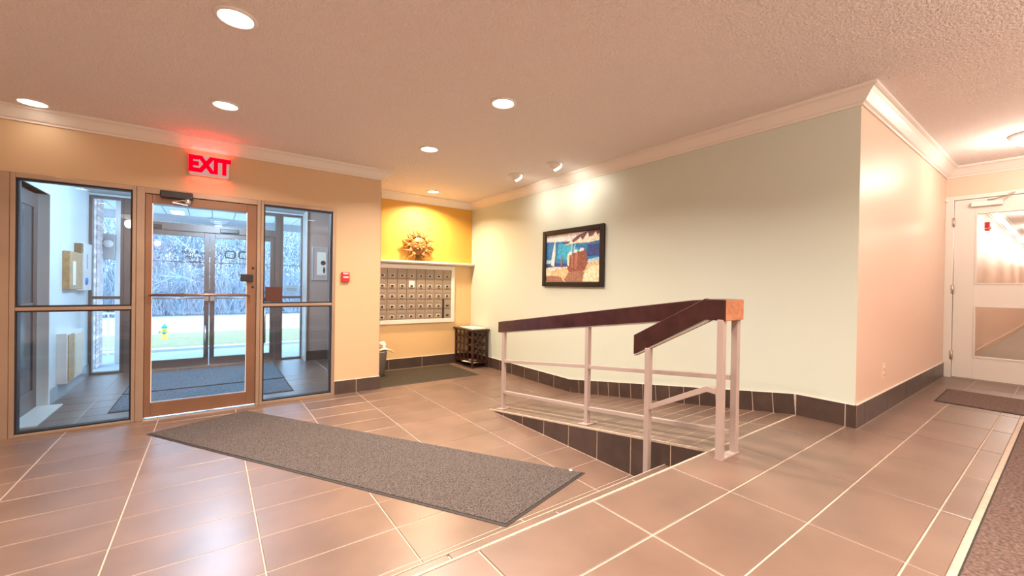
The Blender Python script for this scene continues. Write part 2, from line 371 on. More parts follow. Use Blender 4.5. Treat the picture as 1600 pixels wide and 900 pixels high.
dr = thing('door_1', 'brown metal framed glass entrance door with a push bar', 'door', (-.06, YE, 0), kind='structure')
P = lambda o: rel(o, dr)
f = MB().box(-.553, -.497, YE - .012, YE + .10, 0, 2.138).box(.377, .409, YE - .012, YE + .10, 0, 2.138).box(-.497, .377, YE - .012, YE + .10, 2.084, 2.138)
P(f.obj('frame', M['alum'], bevel=.003))
lf = MB().box(-.4955, -.448, YE + .004, YE + .05, .022, 2.082).box(.292, .3755, YE + .004, YE + .05, .022, 2.082).box(-.448, .292, YE + .004, YE + .05, 1.998, 2.082).box(-.448, .292, YE + .004, YE + .05, .022, .155)
P(lf.obj('door_leaf', M['bronze'], bevel=.003))
P(bx('pane', -.455, .30, YE + .024, YE + .030, .150, 2.004, M['glass']))
gm = MB().box(-.448, -.443, YE + .001, YE + .02, .155, 1.998).box(.287, .292, YE + .001, YE + .02, .155, 1.998)
P(gm.obj('gasket', M['white_plastic']))
P(bx('bright_sill_strip', -.497, .377, YE - .02, YE + .11, .0, .012, M['chrome']))  # bright metal strip stands in for daylight showing under the door
hb = P(MB().tube([(-.452, YE - .045, 1.151), (.31, YE - .045, 1.151)], .011, 10).tube([(-.452, YE - .045, 1.151), (-.458, YE + .006, 1.151)], .009, 8).tube([(.31, YE - .045, 1.151), (.312, YE + .006, 1.151)], .009, 8).obj('push_bar', M['bronze']))
P(MB().tube([(-.452, YE + .09, 1.151), (.31, YE + .09, 1.151)], .011, 10).obj('pull_bar', M['bronze']))
P(bx('lock_box', .236, .345, YE - .035, YE + .004, 1.290, 1.366, M['dark'], bevel=.006))
for z in (1.43, 1.235): P(MB().lathe([(.012, 0), (.012, -.006), (.006, -.008)], (.345, YE + .004, z), 14, 'y').obj('key_cylinder', M['dark']))
c = P(MB().box(-.390, -.150, YE - .075, YE - .012, 2.052, 2.118).obj('door_closer', M['dark'], bevel=.008))
cc = MB().lathe([(.028, -.04), (.032, -.02), (.032, .0), (.026, .012)], (-.19, YE - .052, 2.045), 14); cc.bar((-.19, YE - .06, 2.0), (-.30, YE - .10, 2.01), .02, .008).bar((-.30, YE - .10, 2.012), (-.16, YE - .02, 2.07), .018, .008)
o = cc.obj('closer_arm', M['chrome']); o.parent = c; o.matrix_parent_inverse = c.matrix_parent_inverse.copy()
o.matrix_parent_inverse = Matrix()   # door_closer already carries the root offset
o.parent = c
pl = thing('access_plate', 'dark brown square plate fixed to the glass of the right sidelight', 'plate', (.537, YE + .03, 1.075))
rel(MB().box(.459, .615, YE + .006, YE + .034, 1.078, 1.238).obj('plate', mat('dark brown plate', (.075, .022, .015), .4), bevel=.004), pl)
rel(MB().box(.452, .459, YE + .010, YE + .034, 1.085, 1.115).obj('clip', M['dark']), pl)
# ------------------------------------------------------------------ exit sign
ex = thing('exit_sign', 'lit white EXIT sign with red letters above the entrance door', 'sign', (-.025, YE, 2.305))
rel(bx('housing', -.182, .132, YE - .045, YE, 2.305, 2.5, M['white_plastic'], bevel=.004), ex)
rel(bx('sign_face', -.176, .126, YE - .049, YE - .045, 2.311, 2.494, M['sign_face']), ex)
tm = text_mesh('EXIT', .200, .003, .012, .80); tm.materials.append(M['sign_red'])
lt = inst('lettering', tm, None, (-.025, YE - .052, 2.402), (math.pi / 2, 0, 0)); rel(lt, ex)
for z_, rx_ in ((2.300, 0), (2.505, math.pi)):
    l = bpy.data.lights.new('sign_lamp', 'AREA'); l.shape = 'RECTANGLE'; l.size = .28; l.size_y = .03; l.energy = 1.3; l.color = (1, .03, .03)
    o = bpy.data.objects.new('sign_lamp', l); COL.objects.link(o); o.location = (-.025, YE - .03, z_); o.rotation_euler = (rx_, 0, 0); rel(o, ex)
# ------------------------------------------------------------------ fire alarm
fa = thing('fire_alarm_station', 'small red fire alarm pull station on the tan wall right of the entrance glass', 'fire alarm', (1.255, YE, 1.30))
rel(bx('housing', 1.212, 1.299, YE - .035, YE, 1.300, 1.417, M['red'], bevel=.006), fa)
rel(bx('pull_handle', 1.226, 1.285, YE - .046, YE - .035, 1.348, 1.364, M['white_plastic'], bevel=.002), fa)
rel(bx('label_strip', 1.228, 1.283, YE - .038, YE - .034, 1.392, 1.404, M['white_plastic']), fa)
# ------------------------------------------------------------------ ceiling lamps
def area(parent, loc, size, power, rot=(0, 0, 0), col=WARM, spread=math.radians(145)):
    l = bpy.data.lights.new('lamp_light', 'AREA'); l.shape = 'DISK'; l.size = size; l.energy = power * LAMP; l.color = col; l.spread = spread
    o = bpy.data.objects.new('lamp_light', l); COL.objects.link(o); o.location = loc; o.rotation_euler = rot; o.parent = parent; return o
ring = MB().lathe([(.072, 0), (.098, 0), (.096, -.006), (.074, -.010)], n=32).mesh('trim_ring', M['white'])
ringo = MB()
def ring_mesh(r0, r1, h):
    mb = MB(); n = 32; v = []; prof = [(r0, 0), (r1, 0), (r1 - .003, -h * .7), (r0 + .004, -h), (r0, -h * .6)]
    for r, z in prof: v += [(r * math.cos(2 * math.pi * i / n), r * math.sin(2 * math.pi * i / n), z) for i in range(n)]
    k = len(prof); f = [(jj * n + i, jj * n + (i + 1) % n, ((jj + 1) % k) * n + (i + 1) % n, ((jj + 1) % k) * n + i) for jj in range(k) for i in range(n)]
    return mb.add(v, f, 0, True)
ring = ring_mesh(.078, .100, .010).mesh('trim_ring', M['white'])
lens = MB().lathe([(.078, 0), (.078, -.004), (.05, -.010), (.001, -.013)], n=32).mesh('lens', M['lens'])
def downlight(x, y, label, p, group=None, col=WARM):
    t = thing('recessed_downlight', label, 'ceiling light', (x, y, CEIL), group)
    inst('trim_ring', ring, t); inst('lens', lens, t); area(t, (0, 0, -.02), .14, p, col=col); return t
downlight(.090, 2.60, 'largest round recessed downlight, near the top left above the long grey mat', 40)
downlight(.075, 3.93, 'round recessed downlight between the exit sign and the largest downlight', 36)
downlight(1.76, 2.565, 'round recessed downlight in the middle of the stippled ceiling', 62)
downlight(1.77, 3.89, 'round recessed downlight in front of the mailbox alcove', 52)
downlight(2.63, 5.62, 'small yellow recessed downlight right above the metal sun', 66, col=(1, .76, .48))
downlight(-1.14, 4.82, 'recessed downlight at the far left beside the crown moulding', .6)
for x, y, p_, w_ in ((.09, 1.2, 40, 'directly over the step edge in front of the viewer'), (1.76, .2, 60, 'over the landing just right of the viewer'), (-1.6, 2.6, 22, 'over the lobby floor beyond the left picture edge'),
                  (-1.6, 1.2, 22, 'over the step at the far left'), (-1.6, -.2, 30, 'over the landing left of the viewer'), (.09, -1.5, 60, 'over the landing behind the viewer')):
    downlight(x, y, 'recessed downlight out of view ' + w_, p_, 'downlights outside the photograph')
def eyeball(x, y, label):
    t = thing('eyeball_spotlight', label, 'ceiling light', (x, y, CEIL)); inst('trim_ring', ring, t)
    b = MB().ball((0, 0, .012), .074, n=20).obj('eyeball', M['white'], t)
    a = math.radians(44); d = Vector((math.sin(a), 0, -math.cos(a)))
    c0 = Vector((0, 0, .004)); mb = MB(); mb.tube([c0 + d * .058, c0 + d * .072], .045, 20)
    mb.obj('lens', M['lens'], t)
    l = bpy.data.lights.new('lamp_light', 'SPOT'); l.energy = 24 * LAMP; l.color = (1, .90, .76); l.spot_size = math.radians(140); l.spot_blend = 1; l.shadow_soft_size = .04
    o = bpy.data.objects.new('lamp_light', l); COL.objects.link(o); o.parent = t; o.location = c0 + d * .08
    o.rotation_euler = Vector((0, 0, -1)).rotation_difference(d).to_euler(); return t
eyeball(3.03, 4.12, 'eyeball spotlight turned to the pale green wall, the one farther from the viewer')
eyeball(3.09, 3.47, 'eyeball spotlight turned to the pale green wall, the one nearer the viewer')
def dome(x, y, label, p, z=CEIL, group=None):
    t = thing('dome_light', label, 'ceiling light', (x, y, z), group)
    MB().lathe([(.165, 0), (.165, -.018), (.150, -.022)], n=32).obj('base_ring', M['white'], t)
    MB().lathe([(.150, -.018), (.146, -.045), (.120, -.075), (.07, -.096), (.001, -.104)], n=32).obj('glass_dome', M['dome'], t)
    l = bpy.data.lights.new('lamp_light', 'POINT'); l.energy = p * LAMP; l.color = (1, .86, .72); l.shadow_soft_size = .08
    o = bpy.data.objects.new('lamp_light', l); COL.objects.link(o); o.parent = t; o.location = (0, 0, -.20); return t
dome(5.68, .22, 'lit glass dome ceiling light in front of the pale hall door', 24)
for x, y, lab_ in ((2.6, -1.1, 'added glass dome ceiling light over the hall runner, out of view near the ramp side'), (-1.4, -1.6, 'added glass dome ceiling light out of view in the back left corner of the landing'), (4.4, -1.3, 'added glass dome ceiling light out of view at the right, nearest the hall door')): dome(x, y, lab_, 85, group='added dome lights out of view')  # unseen domes, added to brighten the ceiling and the hall
# ================================================================== HANDRAIL
hr = thing('handrail', 'dark wooden double handrail on pale metal posts beside the ramp', 'handrail', (2.34, 1.8, 0))
P = lambda o: rel(o, hr)
xr = 2.425; s_ = .036
def pole(x, y, z0, z1, w_=s_): return P(bx('post', x - w_/2, x + w_/2, y - w_/2, y + w_/2, z0, z1, M['rail_paint'], bevel=.003))
def rail_b(y): return .803 + (3.53 - y) * .1300            # underside of the ramp rail
rb = lambda y: min(rail_b(y), 1.113)
pole(xr, 3.45, ramp_z(3.45) + .004, rb(3.45) + .01); pole(xr, 2.29, ramp_z(2.29) + .004, rb(2.29) + .01); pole(xr, 1.150, ZL + .004, 1.12)
pole(2.267, 1.615, .0, .893 + .01); pole(2.267, 1.150, ZL + .004, 1.12)
for y in (3.45, 2.29):
    z0 = ramp_z(y); v = MB().add([(xr-.055, y-.05, ramp_z(y-.05)+.001), (xr+.055, y-.05, ramp_z(y-.05)+.001), (xr+.055, y+.05, ramp_z(y+.05)+.001), (xr-.055, y+.05, ramp_z(y+.05)+.001),
        (xr-.055, y-.05, ramp_z(y-.05)+.009), (xr+.055, y-.05, ramp_z(y-.05)+.009), (xr+.055, y+.05, ramp_z(y+.05)+.009), (xr-.055, y+.05, ramp_z(y+.05)+.009)],
        [(3, 2, 1, 0), (4, 5, 6, 7), (0, 1, 5, 4), (1, 2, 6, 5), (2, 3, 7, 6), (3, 0, 4, 7)])
    P(v.obj('base_plate', M['rail_paint']))
P(bx('base_plate', 2.247, 2.448, 1.128, 1.172, ZL, ZL + .008, M['rail_paint']))
def side_rail(x0, x1, pts_top, th_pts, name):
    return None
# wooden rails as prisms in the y-z plane
tp = [(3.53, .912), (1.40, 1.2165), (1.24, 1.229)]
bt = [(1.24, 1.113), (1.40, 1.098), (3.53, .803)]
P(MB().prism(tp + bt, 'x', 2.402, 2.45).obj('ramp_rail', M['rail_wood'], bevel=.004))
st = [(1.721, .976), (1.238, 1.234), (1.238, 1.113 + .001), (1.721, .850)]
P(MB().prism(st, 'x', 2.25, 2.296).obj('stair_rail', M['rail_wood'], bevel=.004))
P(MB().box(2.25, 2.45, 1.124, 1.238, 1.113, 1.230).obj('rail_block', M['rail_wood'], bevel=.004))
tag(P(MB().box(2.252, 2.448, 1.119, 1.124, 1.115, 1.228).obj('end_cap', M['end_wood'], bevel=.002)), 'orange brown end face of the rail')
# flat metal strip under the wooden rails
P(MB().prism([(3.50, .806), (1.40, 1.097), (1.40, 1.089), (3.50, .798)], 'x', 2.408, 2.444).obj('support_strip', M['rail_paint']))
P(MB().prism([(1.715, .851), (1.215, 1.118), (1.215, 1.107), (1.715, .840)], 'x', 2.255, 2.291).obj('support_strip', M['rail_paint']))
for z0, z1, zc in ((.517, .655, .780), (.203, .325, .462)):
    for (ya, za), (yb, zb) in (((3.45, z0), (2.29, z1)), ((2.29, z1), (1.15, zc))):
        P(MB().bar((xr, ya - .018, za), (xr, yb + .018, zb), .028, .028).obj('mid_rail', M['rail_paint'], bevel=.002))
P(MB().prism([(1.60, .545), (1.225, .742), (1.166, .738), (1.166, .704), (1.222, .708), (1.60, .511)], 'x', 2.253, 2.281).obj('mid_rail', M['rail_paint'], bevel=.002))
# ================================================================== MATS
def mat_piece(name, label, pts, mt, z, th=.011, edge=.015, group=None, tagd=False):
    cx = sum(p[0] for p in pts) / 4; cy = sum(p[1] for p in pts) / 4
    t = thing(name, label, 'mat', (cx, cy, z), group)
    def off(d):
        out = []
        n = len(pts)
        for i in range(n):
            p = Vector(pts[i]); a = (Vector(pts[i-1]) - p).normalized(); b = (Vector(pts[(i+1) % n]) - p).normalized()
            out.append((p + (a + b) * d - Vector((cx, cy)))[:])
        return out
    o0, o1 = off(0), off(edge)
    e = MB(); v = [(x, y, 0) for x, y in o0] + [(x, y, .003) for x, y in o0] + [(x, y, .006) for x, y in o1] + [(x, y, 0) for x, y in o1]
    e.add(v, [(i + 4*k, (i+1) % 4 + 4*k, (i+1) % 4 + 4*((k+1) % 4), i + 4*((k+1) % 4)) for k in range(4) for i in range(4)])
    e.obj('rubber_border', M['rubber'], t)
    MB().prism(o1, 'z', .0005, th).obj('pile', mt, t, bevel=.003)
    return t
rm = mat_piece('runner_mat', 'long grey brown runner mat lying askew inside the entrance door', [(-.43, 4.56), (1.283, 1.78), (2.10, 1.99), (.293, 4.87)], M['mat'], 0)
o = MB().lathe([(.012, 0), (.012, .004), (.008, .006)], (0, 0, .010), 12).obj('rivet', M['white_plastic'], rm); o.location = (2.03 - rm.location.x, 2.06 - rm.location.y, 0)
mat_piece('alcove_mat', 'thin dark mat below the wall of mailboxes', [(1.69, 5.05), (3.12, 5.05), (3.12, 5.98), (1.69, 5.98)], M['mat_dark'], 0, .006)
mat_piece('door_mat', 'small brown mat on the tiles in front of the pale hall door', [(5.03, -.55), (5.76, -.55), (5.76, .735), (5.03, .72)], M['mat_warm'], ZL, .009)
hm = mat_piece('hall_runner', 'large brown hall runner at the bottom right corner', [(-2.1, -1.25), (4.80, -1.25), (4.80, .2225), (-2.1, .2225)], M['mat_warm'], ZL, .009, .006)
tag(bx('trim_15', -2.17, 4.85, .222, .2405, ZL - .01, ZL + .001, M['grout']), kind='structure')
mat_piece('vestibule_mat', 'blue grey vestibule mat nearer the inner glass door', [(-.80, 5.47), (.80, 5.47), (.80, 6.22), (-.80, 6.22)], M['mat_blue'], 0)
mat_piece('vestibule_mat', 'blue grey vestibule mat at the outer doors', [(-.80, 6.27), (.81, 6.27), (.81, 7.49), (-.80, 7.49)], M['mat_blue'], 0)
# ================================================================== MAILBOX ALCOVE
X0, X1, Z0, Z1 = 1.803, 3.167, .745, 1.523
mb_ = thing('mailbox_bank', 'wall bank of small grey metal mailboxes in a white frame', 'mailboxes', ((X0 + X1) / 2, YN, Z0))
P = lambda o: rel(o, mb_)
fr = .062
fm = MB().box(X1, X1 + fr, YN - .03, YN - .001, Z0 - fr, Z1 + fr).box(XN0 + .02, X0, YN - .03, YN - .001, Z0 - fr, Z1 + fr).box(X0, X1, YN - .03, YN - .001, Z1, Z1 + fr + .005).box(X0, X1, YN - .03, YN - .001, Z0 - fr, Z0)
P(fm.obj('frame', M['white'], bevel=.003))
P(bx('back_plate', X0, X1, YN - .012, YN - .002, Z0, Z1, M['box_edge']))
cw = (X1 - X0) / 9; rh = (Z1 - Z0) / 5; gg = .0035
dm = MB().box(-cw/2 + gg, cw/2 - gg, -.010, 0, -rh/2 + gg, rh/2 - gg).box(-cw/2 + .022, cw/2 - .022, -.013, -.010, .022, .045).mesh('mailbox_door', M['box_metal'])
lm = MB().box(-.034, .034, -.017, -.010, -.048, -.008).mesh('label_holder', mat('silver label holder', (.62, .56, .50), .35))
km = MB().box(-.020, .020, -.021, -.017, -.042, -.016).mesh('lock', M['dark'])
sm_ = MB().box(-.045, .045, -.0150, -.013, .040, .047).mesh('slot', M['dark'])
for i in range(9):
    for k in range(5):
        x = X0 + (i + .5) * cw; z = Z0 + (k + .5) * rh; open_ = (i == 8 and k < 2)
        me = dm
        if open_: me = MB().box(-cw/2 + gg + .022, cw/2 - gg, -.010, 0, -rh/2 + gg, rh/2 - gg).mesh('mailbox_door', M['box_metal'])
        d = inst('mailbox_door', me, None, (x, YN - .012, z)); rel(d, mb_)
        def sub(name, me2, dx=0):
            o = bpy.data.objects.new(name, me2); COL.objects.link(o); o.parent = d; o.location = (dx, 0, 0)
        if open_: sub('lock', km, .008); bx_ = MB().box(x - cw/2, x - cw/2 + .024, YN - .030, YN - .012, z - rh/2, z + rh/2).obj('gap_shade_strip', M['dark']); rel(bx_, mb_)  # solid dark strip stands in for the shaded gap of an ajar door
        elif (i, k) == (4, 3):
            w_ = MB().box(-.044, .044, -.018, -.010, -.05, .05).mesh('lock_plate', M['white_plastic']); sub('lock_plate', w_); sub('lock', km, 0)
        else: sub('label_holder', lm); sub('lock', km)
sh = thing('wall_shelf', 'white ledge shelf running above the mailboxes to the corner', 'shelf', (2.6, YN, 1.60))
rel(MB().prism([(YN, 1.60), (YN - .075, 1.60), (YN - .085, 1.612), (YN - .11, 1.618), (YN - .11, 1.645), (YN, 1.645)], 'x', XN0 + .001, XG - .001).obj('shelf_board', M['white'], bevel=.002), sh)
# sun ornament
SX, SY, SZ = 2.578, YN - .055, 1.885
sn = thing('sun_ornament', 'copper gold metal sun face with wavy rays standing on the ledge', 'ornament', (SX, SY, 1.645))
R_ = .128
f = MB().lathe([(R_ + .018, .006), (R_ + .018, -.008), (R_ + .008, -.018), (R_, -.012), (.118, -.020), (.095, -.034), (.055, -.045), (.001, -.048)], (SX, SY, SZ), 36, 'y')
rel(f.obj('face', M['brass']), sn)
ft = MB()
ft.ball((SX, SY - .050, SZ - .012), .018, (.9, 1.1, 1.9))                      # nose
ft.ball((SX, SY - .058, SZ - .034), .017, (1.2, .9, .8))
for q in (-1, 1):
    ft.ball((SX + q * .048, SY - .040, SZ + .018), .019, (1.3, .6, .6))        # eyes
    ft.tube([(SX + q * .012, SY - .047, SZ + .036), (SX + q * .040, SY - .046, SZ + .052), (SX + q * .078, SY - .032, SZ + .038)], [.006, .008, .004], 8)
    ft.ball((SX + q * .062, SY - .030, SZ - .030), .030, (1, .7, .9))          # cheeks
    ft.tube([(SX, SY - .050, SZ - .058), (SX + q * .030, SY - .046, SZ - .060), (SX + q * .062, SY - .034, SZ - .045)], [.009, .009, .004], 8)
ft.tube([(SX - .035, SY - .040, SZ - .078), (SX, SY - .044, SZ - .085), (SX + .035, SY - .040, SZ - .078)], [.006, .010, .006], 8)
rel(ft.obj('facial_features', M['brass']), sn)
NR = 24
for k in range(NR):
    a = 2 * math.pi * (k + .5) / NR
    if abs(math.degrees(math.atan2(math.sin(a + math.pi / 2), math.cos(a + math.pi / 2)))) < 16: continue
    ln = .135 if k % 2 else .105; pts = []; rr = []
    for q in range(9):
        t = q / 8; off = .016 * math.sin(t * math.pi * 1.7) * (1 if k % 2 else -1); rad = R_ + .010 + t * ln
        pts.append((SX + math.cos(a) * rad - math.sin(a) * off, SY - .004 - .012 * math.sin(t * 3), SZ + math.sin(a) * rad + math.cos(a) * off)); rr.append(.020 * (1 - t) ** .8 + .0035)
    rel(MB().tube(pts, rr, 6).obj('ray', M['brass']), sn)
sd = MB().box(SX - .055, SX + .055, SY - .03, SY + .03, 1.646, 1.656)
for q in range(6): sd.tube([(SX - .045 + q * .018, SY, 1.655), (SX - .035 + q * .014, SY, SZ - R_ - .005)], .005, 6)
sd.box(SX - .05, SX + .05, SY - .012, SY + .012, SZ - R_ - .028, SZ - R_ - .008)
rel(sd.obj('stand', mat('dark bronze', (.16, .08, .02), .4, metal=.5)), sn)
# bin
BX, BY = 1.872, 5.74
bn = thing('waste_bin', 'grey metal waste bin standing on the dark mat by the mailbox corner', 'bin', (BX, BY, .006))
v = MB(); n = 28; prof = [(.102, 0), (.135, .335), (.139, .337), (.139, .343), (.131, .343), (.099, .006)]
vv = []
for r, z in prof: vv += [(r * math.cos(2*math.pi*i/n), r * math.sin(2*math.pi*i/n), z) for i in range(n)]
k = len(prof)
v.add(vv, [(jj*n+i, jj*n+(i+1) % n, (jj+1)*n+(i+1) % n, (jj+1)*n+i) for jj in range(k-1) for i in range(n)] + [tuple(range(n))[::-1], tuple(range((k-1)*n, k*n))], 0, True)
v.obj('bucket', M['bin'], bn)
pp = thing('waste_paper', 'cream flyers and an envelope spilling over the rim of the waste bin', 'paper', (BX, BY, .35))
def sheet(name, c, w_, d_, rx, ry, rz, mt, parent, curl=.0):
    mb = MB(); n = 6; v = []
    for q in range(n + 1):
        x = (q / n - .5) * w_
        for y in (-d_/2, d_/2):
            for z in (0, .0015): v.append((x, y, z + curl * math.sin(q / n * math.pi)))
    f = []
    for q in range(n):
        a = q * 4; b = a + 4; f += [(a, b, b+2, a+2), (a+1, a+3, b+3, b+1), (a, a+1, b+1, b), (a+2, b+2, b+3, a+3)]
    f += [(0, 2, 3, 1), (n*4, n*4+1, n*4+3, n*4+2)]
    o = mb.add(v, f).obj(name, mt, parent); o.location = c; o.rotation_euler = (rx, ry, rz); return o
sheet('flyer', (.06, -.02, .02), .26, .20, .1, .10, .3, M['paper'], pp, .02)
sheet('flyer', (.09, -.06, .005), .22, .10, -.15, .28, -.2, M['paper'], pp, .015)
sheet('envelope', (-.02, .0, .04), .20, .12, .7, .2, 1.0, M['manila'], pp, .01)
cr = bmesh.new(); bmesh.ops.create_icosphere(cr, subdivisions=3, radius=.055)
for q in cr.verts: q.co *= random.uniform(.78, 1.15)
me = bpy.data.meshes.new('crumpled_paper'); cr.to_mesh(me); cr.free(); me.materials.append(M['paper']); inst('crumpled_paper', me, pp, (.065, .0, .075))
me2 = me.copy(); me2.materials.clear(); me2.materials.append(mat('brown paper', (.35, .20, .12), .7)); inst('crumpled_paper', me2, pp, (.01, -.03, .06), (1, 2, 0))
# side table
TX0, TX1, TY0, TY1, TH = 3.245, 3.535, 5.47, 6.03, .60
tb = thing('side_table', 'small dark wooden side table with lattice sides in the alcove corner', 'table', ((TX0 + TX1) / 2, (TY0 + TY1) / 2, 0))
P = lambda o: rel(o, tb)
P(bx('tabletop', TX0 - .03, TX1 + .012, TY0 - .03, TY1 + .01, TH - .022, TH, M['wood_dark'], bevel=.004))
for x in (TX0, TX1 - .03):
    for y in (TY0, TY1 - .03): P(bx('leg', x, x + .03, y, y + .03, .0, TH - .022, M['wood_dark'], bevel=.002))
P(bx('shelf', TX0 + .004, TX1 - .004, TY0 + .004, TY1 - .004, .070, .088, M['wood_dark'], bevel=.002))
def lattice(axis, at, a, b):
    mb = MB(); z0, z1 = .088, TH - .022
    def B(u0, u1, zz0, zz1):
        if axis == 'x': mb.box(at, at + .014, u0, u1, zz0, zz1)
        else: mb.box(u0, u1, at, at + .014, zz0, zz1)
    for q in (1/3, 2/3) if b - a < .3 else (1/4, 2/4, 3/4): B(a + (b-a)*q - .015, a + (b-a)*q + .015, z0, z1)
    for q in (0, .28, .52, .76, .97): B(a, b, z0 + (z1-z0)*q, z0 + (z1-z0)*q + .030)
    return P(mb.obj('lattice_side', M['wood_dark'], bevel=.001))
lattice('x', TX0 + .006, TY0 + .03, TY1 - .03); lattice('y', TY0 + .006, TX0 + .03, TX1 - .03); lattice('x', TX1 - .022, TY0 + .03, TY1 - .03)
mg = thing('magazine_stack', 'flat cream papers lying on the dark side table', 'papers', (3.40, 5.74, TH))
for q in range(4): sheet('paper_sheet', (random.uniform(-.004, .004), random.uniform(-.01, .01), .001 + q * .0026), .24, .44 - q * .015, 0, 0, random.uniform(-.03, .03), M['paper'], mg)
en = thing('envelope', 'manila envelope on the bottom shelf of the side table', 'envelope', (3.36, 5.66, .088))
sheet('envelope_body', (0, 0, .001), .20, .28, 0, 0, .25, M['manila'], en); sheet('white_edge', (-.035, -.06, .004), .20, .26, 0, 0, .3, M['paper'], en)
# ================================================================== PAINTING ON THE GREEN WALL
PY0, PY1, PZ0, PZ1 = 3.12, 4.168, 1.287, 2.004
pt = thing('framed_painting', 'black framed painting of a sailboat and rocks by blue water', 'picture', (XG, (PY0 + PY1) / 2, PZ0))
fw = .062
def frame4(x0, x1, y0, y1, z0, z1, w_): return MB().box(x0, x1, y0, y0 + w_, z0, z1).box(x0, x1, y1 - w_, y1, z0, z1).box(x0, x1, y0 + w_, y1 - w_, z0, z0 + w_).box(x0, x1, y0 + w_, y1 - w_, z1 - w_, z1)
rel(frame4(XG - .038, XG - .002, PY0, PY1, PZ0, PZ1, fw).obj('frame', M['frame_black'], bevel=.008), pt)
def UV(u, v): return (PY1 - fw - u * (PY1 - PY0 - 2 * fw), PZ0 + fw + v * (PZ1 - PZ0 - 2 * fw))
pcol = dict(sea=(.02, .20, .50), sea2=(.03, .42, .68), deep=(.03, .07, .28), sky=(.72, .76, .86), cloud=(.92, .90, .90), hill=(.16, .08, .12), sail=(.95, .94, .90), hull=(.78, .62, .52), sand=(.80, .50, .30), sand2=(.92, .74, .52), rock=(.26, .09, .07), rock2=(.42, .18, .14), brown=(.34, .17, .12), city=(.95, .80, .62), foam=(.40, .62, .85))
pm = {k: mat('paint ' + k, c, .5, var=.38, vs=45, bump=.3, bs=150) for k, c in pcol.items()}
layers = [('sky', [(0, .72), (1, .80), (1, 1), (0, 1)]), ('cloud', [(.05, .92), (.3, .86), (.62, .97), (.6, 1), (.05, 1)]), ('sea', [(0, .30), (1, .38), (1, .80), (0, .86)]),
  ('sea2', [(.22, .50), (.55, .42), (.72, .60), (.50, .76), (.25, .80)]), ('deep', [(0, .32), (.45, .31), (.45, .37), (.0, .42)]), ('deep', [(.78, .50), (1, .50), (1, .72), (.78, .74)]), ('foam', [(.78, .36), (1, .38), (1, .48), (.8, .44)]), ('foam', [(0, .38), (.12, .40), (.12, .46), (0, .47)]),
  ('hill', [(.30, .80), (.50, .84), (.60, .93), (.78, 1), (1, 1), (1, .80), (.7, .80)]),
  ('city', [(.36, .76), (.44, .79), (.50, .86), (.53, .80), (.60, .84), (.66, .90), (.70, .83), (.76, .93), (.79, .99), (.81, .88), (.88, .90), (.92, .98), (.95, .90), (1, .95), (1, .80), (.8, .77), (.6, .78)]),
  ('foam', [(.48, .60), (.50, .78), (.52, .78), (.51, .60)]), ('foam', [(.54, .62), (.56, .76), (.575, .76), (.555, .62)]),
  ('sand', [(0, 0), (1, 0), (1, .40), (.78, .37), (.60, .28), (.42, .30), (.22, .26), (0, .30)]), ('sand2', [(.72, 0), (1, 0), (1, .33), (.84, .30), (.74, .18)]), ('sand2', [(.0, .14), (.10, .12), (.12, .28), (0, .29)]), ('brown', [(0, 0), (.36, 0), (.30, .10), (.12, .13), (0, .11)]), ('brown', [(.36, .03), (.42, .0), (.70, 0), (.74, .20), (.62, .26), (.46, .20)]),
  ('rock', [(.43, .26), (.46, .20), (.74, .22), (.79, .36), (.77, .60), (.70, .66), (.64, .60), (.58, .64), (.52, .56), (.46, .58), (.43, .44)]),
  ('rock2', [(.56, .26), (.60, .26), (.62, .58), (.57, .60)]), ('rock2', [(.50, .30), (.53, .28), (.53, .54), (.50, .54)]), ('sail', [(.44, .55), (.46, .62), (.52, .60), (.50, .54)]), ('sail', [(.54, .60), (.57, .66), (.62, .64), (.60, .58)]), ('sail', [(.64, .60), (.67, .68), (.73, .67), (.72, .62)]), ('sand2', [(.42, .50), (.44, .58), (.47, .56), (.46, .32), (.43, .34)]),
  ('sail', [(.10, .36), (.165, .32), (.19, .60), (.185, .90), (.16, .78), (.12, .55)]), ('brown', [(.30, .30), (.33, .30), (.325, .55), (.305, .56)]), ('hull', [(.05, .28), (.10, .22), (.20, .23), (.24, .32), (.12, .31)]), ('sail', [(.07, .24), (.20, .25), (.20, .27), (.07, .265)])]
cv = MB(); names = list(pcol)
cv.box(XG - .014, XG - .002, PY0 + fw - .004, PY1 - fw + .004, PZ0 + fw - .004, PZ1 - fw + .004, names.index('sky'))
for q, (nm, pts) in enumerate(layers):
    cv.prism([UV(*p) for p in pts], 'x', XG - .0145 - .00025 * q, XG - .010, names.index(nm))
rel(cv.obj('canvas', [pm[k] for k in names]), pt)
